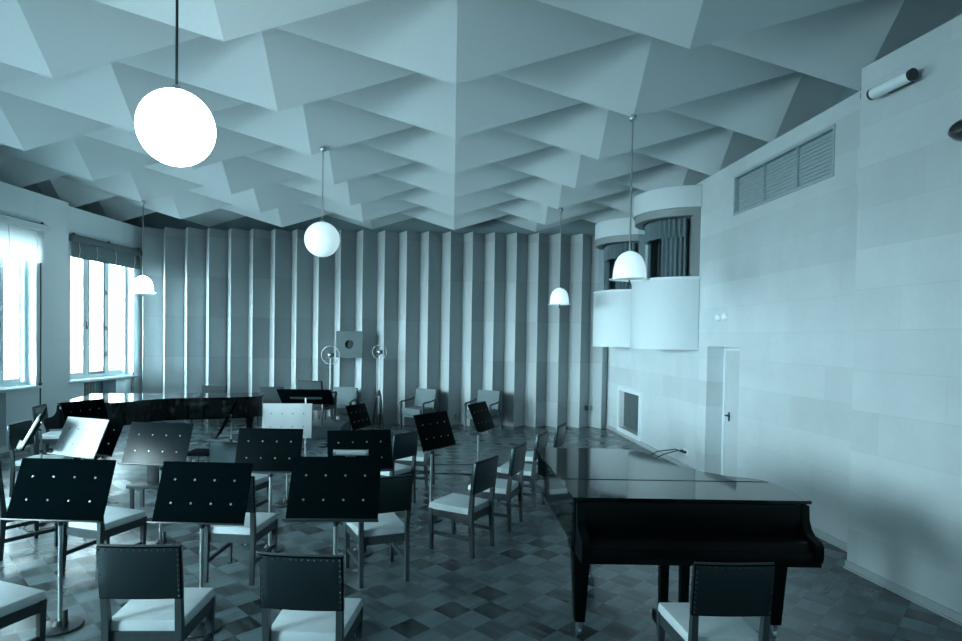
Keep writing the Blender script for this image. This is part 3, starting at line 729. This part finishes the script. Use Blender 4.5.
# small desk light clipped to the top of the near stand
st, ct = math.sin(R(30.6)), math.cos(R(30.6)); up_ = Vector((0, st, ct)); nn = Vector((0, -ct, st))
t = thing('desk_light', 'small grey tube desk light clipped on top of the near stand', 'lamp', (-.740, 3.80, 0), R(2))
top = Vector((0, .42 * st / 2, .842 + .42 * ct)) 
q = top + up_ * .032 + Vector((.085, 0, 0))
bm = B(); rod(bm, q + Vector((-.105, 0, 0)), q + Vector((.105, 0, 0)), .0185, seg=20); obj('tube_shade', bm, 'frame_grey', t)
for s in (-1, 1):
    bm = B(); rod(bm, q + Vector((s * .105, 0, 0)), q + Vector((s * .115, 0, 0)), .021, seg=20); obj('end_cap', bm, 'steel', t)
bm = B(); rod(bm, q, top + Vector((.085, 0, 0)) + up_ * .004, .006); box(bm, top + Vector((.085, 0, 0)) + up_ * .005, (.07, .016, .008), rot=Euler((R(-30.6), 0, 0)).to_matrix(), bevel=.002); obj('clip', bm, 'iron', t)

# conductor's broad desk, its back towards us
t = thing('conductor_desk', 'broad dark conductor desk seen from behind in the middle distance', 'music stand', (-2.31, 9.45, 0), R(182))
tau = 55; h = .45; w = .84; st, ct = math.sin(R(tau)), math.cos(R(tau)); rot = Euler((R(-tau), 0, 0)).to_matrix(); zb = .90; c = Vector((0, 0, zb + h * ct / 2)); nn = Vector((0, -ct, st))
bm = B(); box(bm, c, (w, .02, h), rot=rot, bevel=.004); d = obj('desk', bm, 'desk', t)
bm = B(); box(bm, Vector((0, -h * st / 2, zb)) + nn * .035, (w, .06, .012), rot=rot, bevel=.002); obj('ledge', bm, 'iron', d)
bm = B(); rod(bm, (0, .02, .03), (0, .02, .98), .014); obj('pole', bm, 'steel', t)
bm = B(); box(bm, c - nn * .022, (.5, .022, .03), rot=rot); rod(bm, c - nn * .02, (0, .02, .97), .014); obj('bracket', bm, 'steel', t)
bm = B(); lathe(bm, [(0, 0), (.20, 0), (.20, .015), (.05, .03), (.03, .06), (0, .06)], c=(0, .02, 0)); obj('base', bm, 'iron', t)

# ------------------------------------------------------------------ grand pianos
def smooth_poly(P, n=8):
    """Catmull-Rom through the control points (open)"""
    out = []
    for i in range(len(P) - 1):
        p0, p1, p2, p3 = P[max(i - 1, 0)], P[i], P[i + 1], P[min(i + 2, len(P) - 1)]
        for k in range(n):
            u = k / n
            out.append(tuple(.5 * ((2 * p1[j]) + (-p0[j] + p2[j]) * u + (2 * p0[j] - 5 * p1[j] + 4 * p2[j] - p3[j]) * u * u + (-p0[j] + 3 * p1[j] - 3 * p2[j] + p3[j]) * u ** 3) for j in (0, 1)))
    out.append(P[-1]); return out
def piano(label, loc, rz, L, W, curve, tailw):
    """local: x from the bass spine (0) to the treble side (W), y from the keyboard edge of the lid (0) to the tail (L)"""
    t = thing('grand_piano', label, 'piano', loc, rz, 'black grand pianos')
    side = smooth_poly(curve)
    out = [(0, 0), (W, 0)] + side + [(0, L)]
    def inset(d):
        n = len(out); A = sum(out[i][0] * out[(i + 1) % n][1] - out[(i + 1) % n][0] * out[i][1] for i in range(n)); sg = 1 if A > 0 else -1; res = []
        for i in range(n):
            a, b, c = Vector(out[i - 1]), Vector(out[i]), Vector(out[(i + 1) % n]); d1 = (b - a).normalized(); d2 = (c - b).normalized()
            n1 = Vector((-d1.y, d1.x)) * sg; n2 = Vector((-d2.y, d2.x)) * sg; m = (n1 + n2); m = m.normalized() / max(.4, m.normalized().dot(n1)); res.append(tuple(b + m * d))
        return res
    rim = inset(.022)
    bm = B(); prism(bm, rim, .655, .975); obj('rim', bm, 'lacquer', t, 35)
    # main lid (behind the hinge) and the folded front flap
    FL = .50
    k = max(i for i, p in enumerate(out[:len(out) - 1]) if p[1] <= FL and p[0] > W * .5)
    p, q = out[k], out[k + 1]; u = (FL - p[1]) / max(1e-6, q[1] - p[1]); cr = (p[0] + (q[0] - p[0]) * u, FL)
    flap = [(0, 0), (W, 0)] + out[2:k + 1] + [(cr[0], FL - .002), (0, FL - .002)]
    main = [(0, FL + .002), (cr[0], FL + .002)] + out[k + 1:]
    bm = B(); prism(bm, main, .978, .998); lid = obj('lid', bm, 'lacquer', t, 35)
    bm = B(); prism(bm, flap, .978, .998); obj('lid_flap', bm, 'lacquer', t, 35)
    bm = B(); rod(bm, (.01, FL, .9985), (cr[0] - .01, FL, .9985), .003, seg=8); obj('hinge', bm, 'iron', lid)
    # key bed, arms, fallboard
    bm = B(); box(bm, (W / 2, -.06, .675), (W - .05, .20, .09), bevel=.006); obj('key_bed', bm, 'lacquer_dull', t)
    for x in (.022, W - .022):
        prof = [(.06, .66), (-.165, .66), (-.175, .70), (-.172, .765), (-.150, .785), (-.085, .80), (-.045, .83), (-.02, .88), (-.012, .97), (.06, .97)]
        s = .05 if x < W / 2 else -.05
        bm = B(); hexa(bm, [(x, y, z) for y, z in prof], [(x + s, y, z) for y, z in prof], 0); obj('arm', bm, 'lacquer_dull', t)
    bm = B(); box(bm, (W / 2, -.004, .885), (W - .15, .024, .18), bevel=.004); hexa(bm, [(.075, -.01, .72), (W - .075, -.01, .72), (W - .075, -.15, .72), (.075, -.15, .72)], [(.075, -.01, .80), (W - .075, -.01, .80), (W - .075, -.13, .77), (.075, -.13, .77)], .006); obj('fallboard', bm, 'lacquer_dull', t)
    bm = B(); lathe(bm, [(0, .02), (.012, .018), (.018, .008), (.018, 0), (0, 0)], c=(W - .02, .04, .93), mtx=Euler((0, R(90), 0)).to_matrix(), seg=16); obj('lid_knob', bm, 'brass', t)
    # legs with castors
    for x, y in ((.10, .22), (W - .10, .22), (tailw * .5, L - .22)):
        bm = B(); bar(bm, (x, y, .105), (x, y, .60), .068, .068, up=(0, 1, 0), w1=.118, h1=.118, bevel=.005); box(bm, (x, y, .628), (.15, .15, .056), bevel=.006); lg = obj('leg', bm, 'lacquer_dull', t)
        bm = B(); rod(bm, (x, y, .058), (x, y, .108), .022, .028); rod(bm, (x - .013, y + .012, .034), (x + .013, y + .012, .034), .034, seg=20); box(bm, (x, y + .006, .062), (.042, .02, .03), bevel=.004); obj('castor', bm, 'brass', lg)
    # pedal lyre
    y = .27; bm = B()
    for x in (W / 2 - .075, W / 2 + .065): bar(bm, (x, y, .10), (x, y, .66), .05, .05, up=(0, 1, 0), w1=.062, h1=.05)
    box(bm, (W / 2, y - .01, .11), (.26, .14, .075), bevel=.008); ly = obj('pedal_lyre', bm, 'lacquer_dull', t)
    for x in (-.06, 0, .06):
        bm = B(); bar(bm, (W / 2 + x, y - .06, .10), (W / 2 + x, y - .19, .085), .022, .010, bevel=.002); obj('pedal', bm, 'brass', ly)
    return t
piano('black grand piano at the right, keyboard side facing the picture', (.787, 3.765, 0), 0, 1.73, 1.518,
      [(1.518, .30), (1.512, .50), (1.45, .60), (1.29, .685), (1.13, .88), (1.02, 1.10), (.985, 1.35), (.955, 1.58), (.86, 1.69), (.70, 1.73)], .95)
piano('black concert grand piano at the back left by the windows', (-5.88, 9.72, 0), R(14 - 90), 2.70, 1.42,
      [(1.42, .35), (1.415, .72), (1.33, .88), (1.13, 1.02), (.94, 1.25), (.85, 1.55), (.82, 1.95), (.76, 2.35), (.62, 2.62), (.45, 2.70)], .60)

# ------------------------------------------------------------------ armchairs along the pleated wall
AG = 'upholstered armchairs along the pleated wall'
def make_armchair(label):
    t = thing('armchair', label, 'armchair', group=AG)
    bm = B(); box(bm, (0, .02, .40), (.50, .54, .14), bevel=.03); obj('seat', bm, 'upholstery', t)
    bm = B(); box(bm, (0, -.02, .30), (.52, .52, .06), bevel=.008); obj('seat_frame', bm, 'upholstery', t)
    bm = B(); box(bm, (0, -.285, .635), (.54, .09, .45), rot=Euler((R(12), 0, 0)).to_matrix(), bevel=.025); obj('backrest', bm, 'upholstery', t)
    for s in (-1, 1):
        bm = B(); tube(bm, [(s * .29, -.30, .66), (s * .295, -.12, .62), (s * .30, .10, .605), (s * .30, .22, .60), (s * .30, .262, .575), (s * .295, .265, .54)], .021, 10); a = obj('arm', bm, 'arm_wood', t)
        bm = B(); bar(bm, (s * .283, .235, 0), (s * .29, .24, .59), .034, .034, up=(0, 1, 0), w1=.042, h1=.042); obj('leg', bm, 'chair_wood', t)
        bm = B(); bar(bm, (s * .283, -.36, 0), (s * .285, -.275, .66), .034, .034, up=(0, 1, 0)); obj('rear_leg', bm, 'arm_wood', t)
        bm = B(); bar(bm, (s * .285, -.30, .30), (s * .288, .235, .30), .022, .05); obj('side_rail', bm, 'chair_wood', t)
    return t
AC = [(-.72, 13.0, 0, 238, 'grey armchair by the pleated wall, second from right'),
      (.68, 12.85, 0, 240, 'grey armchair by the pleated wall, farthest right'),
      (-2.42, 13.05, 0, 262, 'grey armchair just left of the right-hand ring microphone'),
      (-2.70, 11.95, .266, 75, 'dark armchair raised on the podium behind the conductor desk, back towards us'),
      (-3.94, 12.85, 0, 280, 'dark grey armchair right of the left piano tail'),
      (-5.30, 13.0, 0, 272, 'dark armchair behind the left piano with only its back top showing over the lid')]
a0 = None
for x, y, z, ph, lab in AC:
    if a0 is None: a0 = make_armchair(lab); a0.location = (x, y, z); a0.rotation_euler = (0, 0, R(ph - 90))
    else:
        d = dup(a0, (x, y, z), R(ph - 90), lab)
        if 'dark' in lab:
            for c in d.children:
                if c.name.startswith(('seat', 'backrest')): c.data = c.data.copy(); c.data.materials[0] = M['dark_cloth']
bm = B(); box(bm, (0, 0, .12), (1.1, .94, .24), bevel=.01); box(bm, (0, 0, .25), (1.14, .98, .02), bevel=.006)
tag(put(obj('podium', bm, 'wood_mid'), (-2.68, 11.93, 0)), 'low wooden podium under the raised armchair', 'podium')

# ------------------------------------------------------------------ ring microphones
def mic(x, y, zr, rr, label):
    t = thing('ring_microphone', label, 'microphone', (x, y, 0), group='ring microphones on slim stands')
    bm = B(); rod(bm, (0, 0, .30), (0, 0, zr - .06), .010, seg=12); rod(bm, (0, 0, .30), (0, 0, .75), .018, seg=14); obj('pole', bm, 'white_paint', t)
    for a in (80, 200, 320):
        bm = B(); c, s = math.cos(R(a)), math.sin(R(a)); tube(bm, [(.02 * c, .02 * s, .78), (.055 * c, .055 * s, .72), (.085 * c, .085 * s, .40), (.13 * c, .13 * s, .016)], .021, 8); obj('leg', bm, 'iron', t)
    bm = B(); lathe(bm, [(0, .70), (.03, .70), (.034, .74), (.03, .82), (0, .82)], seg=16); obj('hub', bm, 'iron', t)
    bm = B(); n = 40; tube(bm, [(rr * math.cos(2 * math.pi * i / n), 0, zr + rr * math.sin(2 * math.pi * i / n)) for i in range(n + 1)], .008, 8); rg = obj('ring', bm, 'skirting', t)
    bm = B()
    for a in (45, 135, 225, 315): rod(bm, (.04 * math.cos(R(a)), 0, zr + .04 * math.sin(R(a))), (rr * math.cos(R(a)), 0, zr + rr * math.sin(R(a))), .003, seg=6)
    obj('spring', bm, 'steel', rg)
    bm = B(); box(bm, (.01, 0, zr), (.13, .10, .085), bevel=.012); rod(bm, (0, 0, zr - .07), (0, 0, zr - .03), .02); cp = obj('capsule', bm, 'iron', t)
    bm = B(); box(bm, (-.005, -.052, zr), (.05, .008, .05), bevel=.003); obj('badge', bm, 'steel', cp)
mic(-2.57, 12.58, 1.60, .19, 'ring microphone on a stand at the left lower corner of the wall loudspeaker')
mic(-1.60, 13.12, 1.665, .155, 'ring microphone on a tall pole right of the wall loudspeaker')

# loudspeaker baffle on the pleated wall
t = thing('wall_loudspeaker', 'square loudspeaker board with a round hole on the pleated wall', 'loudspeaker', (-2.30, 13.38, 1.82))
bm = B(); n = 40; hw, hh, rr = .298, .298, .10
sq = []
for i in range(n):
    a = 2 * math.pi * i / n; c, s = math.cos(a), math.sin(a); k = hw / max(abs(c), abs(s)); sq.append((c * k, s * k))
for y0, y1 in ((-.06, .0),):
    O0 = [bm.verts.new((p[0], y0, p[1])) for p in sq]; O1 = [bm.verts.new((p[0], y1, p[1])) for p in sq]
    I0 = [bm.verts.new((rr * math.cos(2 * math.pi * i / n), y0, rr * math.sin(2 * math.pi * i / n))) for i in range(n)]; I1 = [bm.verts.new((v.co.x, y1, v.co.z)) for v in I0]
    for i in range(n):
        j = (i + 1) % n
        for q in ((O0[i], O0[j], I0[j], I0[i]), (O1[j], O1[i], I1[i], I1[j]), (O0[j], O0[i], O1[i], O1[j]), (I0[i], I0[j], I1[j], I1[i])): bm.faces.new(q)
obj('baffle', bm, 'baffle', t, 30)
bm = B(); lathe(bm, [(.104, -.01), (.05, .025), (.03, .03), (.026, .012), (.012, .004), (0, .003)], mtx=Euler((R(90), 0, 0)).to_matrix(), c=(0, 0, 0)); bmesh.ops.scale(bm, vec=(1, -1, 1), verts=bm.verts[:]); obj('cone', bm, 'iron', t)
bm = B(); box(bm, (0, .035, 0), (.10, .07, .5)); obj('wall_bracket', bm, 'iron', t)

# ------------------------------------------------------------------ small things
t = thing('low_stool', 'low dark stool left of the second near stand, a narrow case on it', 'stool', (-3.40, 6.72, 0))
bm = B(); box(bm, (0, 0, .29), (.40, .30, .04), bevel=.006); obj('top', bm, 'chair_wood', t)
for sx, sy in ((-1, -1), (1, -1), (1, 1), (-1, 1)):
    bm = B(); bar(bm, (sx * .15, sy * .11, 0), (sx * .15, sy * .11, .275), .035, .035, up=(0, 1, 0)); obj('leg', bm, 'chair_wood', t)
bm = B(); box(bm, (0, 0, .14), (.13, .10, .28), bevel=.008); tag(put(obj('narrow_case', bm, 'iron'), (-3.36, 6.74, .311)), 'narrow dark case standing on the low stool', 'case')
t = thing('stool', 'small dark stool in the gap right of the greyish stand', 'stool', (-3.28, 7.85, 0))
bm = B(); box(bm, (0, 0, .435), (.32, .30, .05), bevel=.012); obj('seat', bm, 'leather', t)
for sx, sy in ((-1, -1), (1, -1), (1, 1), (-1, 1)):
    bm = B(); bar(bm, (sx * .125, sy * .115, 0), (sx * .12, sy * .11, .41), .032, .032, up=(0, 1, 0)); obj('leg', bm, 'chair_wood', t)

def socket(loc, label, m):
    t = thing('wall_socket', label, 'socket', loc)
    bm = B(); box(bm, (0, 0, 0), (.075, .03, .12), bevel=.006); obj('plate', bm, m, t)
    bm = B()
    for z in (-.025, .025): rod(bm, (0, -.019, z), (0, -.013, z), .014)
    obj('outlet', bm, 'bolt_dark', t)
socket((3.10, 13.585, .45), 'small black socket on a fold of the pleated wall at the right', 'iron')
socket((.10, 13.60, .20), 'small pale socket low on the pleated wall between the two right armchairs', 'frame_grey')
for pts, lab in (([(-1.0, 9.35, .007), (-.3, 9.33, .007), (.3, 9.36, .007), (.9, 9.32, .007)], 'dark cable across the parquet, the farther of the two'), ([(-1.0, 8.72, .007), (-.4, 8.70, .007), (.1, 8.73, .007), (.62, 8.62, .007)], 'dark cable across the parquet, the nearer of the two')):
    bm = B(); tube(bm, pts, .007, 8); tag(obj('floor_cable', bm, 'cord'), lab, 'cable', 'cables on the parquet')

# ------------------------------------------------------------------ daylight and view
w = bpy.data.worlds.new('sky'); sc.world = w; w.use_nodes = True
wt = w.node_tree; bg = wt.nodes['Background']; bg.inputs[0].default_value = (.72, .93, 1, 1)
tc = wt.nodes.new('ShaderNodeTexCoord'); dt = wt.nodes.new('ShaderNodeVectorMath'); dt.operation = 'DOT_PRODUCT'
dt.inputs[1].default_value = Vector((-.66, -.74, .16)).normalized(); wt.links.new(tc.outputs['Generated'], dt.inputs[0])
def wm(op, x, y):
    n = wt.nodes.new('ShaderNodeMath'); n.operation = op; wt.links.new(x, n.inputs[0]); n.inputs[1].default_value = y; return n.outputs[0]
lobe = wm('POWER', wm('MAXIMUM', dt.outputs['Value'], 0.0), 22.0)       # hazy bright part of the sky, low on the left behind the camera
sp = wt.nodes.new('ShaderNodeSeparateXYZ'); wt.links.new(tc.outputs['Generated'], sp.inputs[0])
gr = wt.nodes.new('ShaderNodeMapRange'); gr.inputs['From Min'].default_value = -.08; gr.inputs['From Max'].default_value = .02
gr.inputs['To Min'].default_value = 4.0; gr.inputs['To Max'].default_value = 7.5; wt.links.new(sp.outputs['Z'], gr.inputs['Value'])   # ground below the horizon, sky above
sm = wt.nodes.new('ShaderNodeMath'); sm.operation = 'ADD'; wt.links.new(wm('MULTIPLY', lobe, 92.0), sm.inputs[0]); wt.links.new(gr.outputs[0], sm.inputs[1])
wt.links.new(sm.outputs[0], bg.inputs[1])
vs = sc.view_settings; vs.view_transform = 'Standard'; vs.look = 'None'; vs.gamma = 1; vs.use_curve_mapping = False; vs.exposure = 1.42
sc.cycles.use_denoising = True
sc.cycles.max_bounces = 10; sc.cycles.diffuse_bounces = 6; sc.cycles.glossy_bounces = 5; sc.cycles.transparent_max_bounces = 12
sc.cycles.sample_clamp_indirect = 6; sc.cycles.caustics_reflective = False
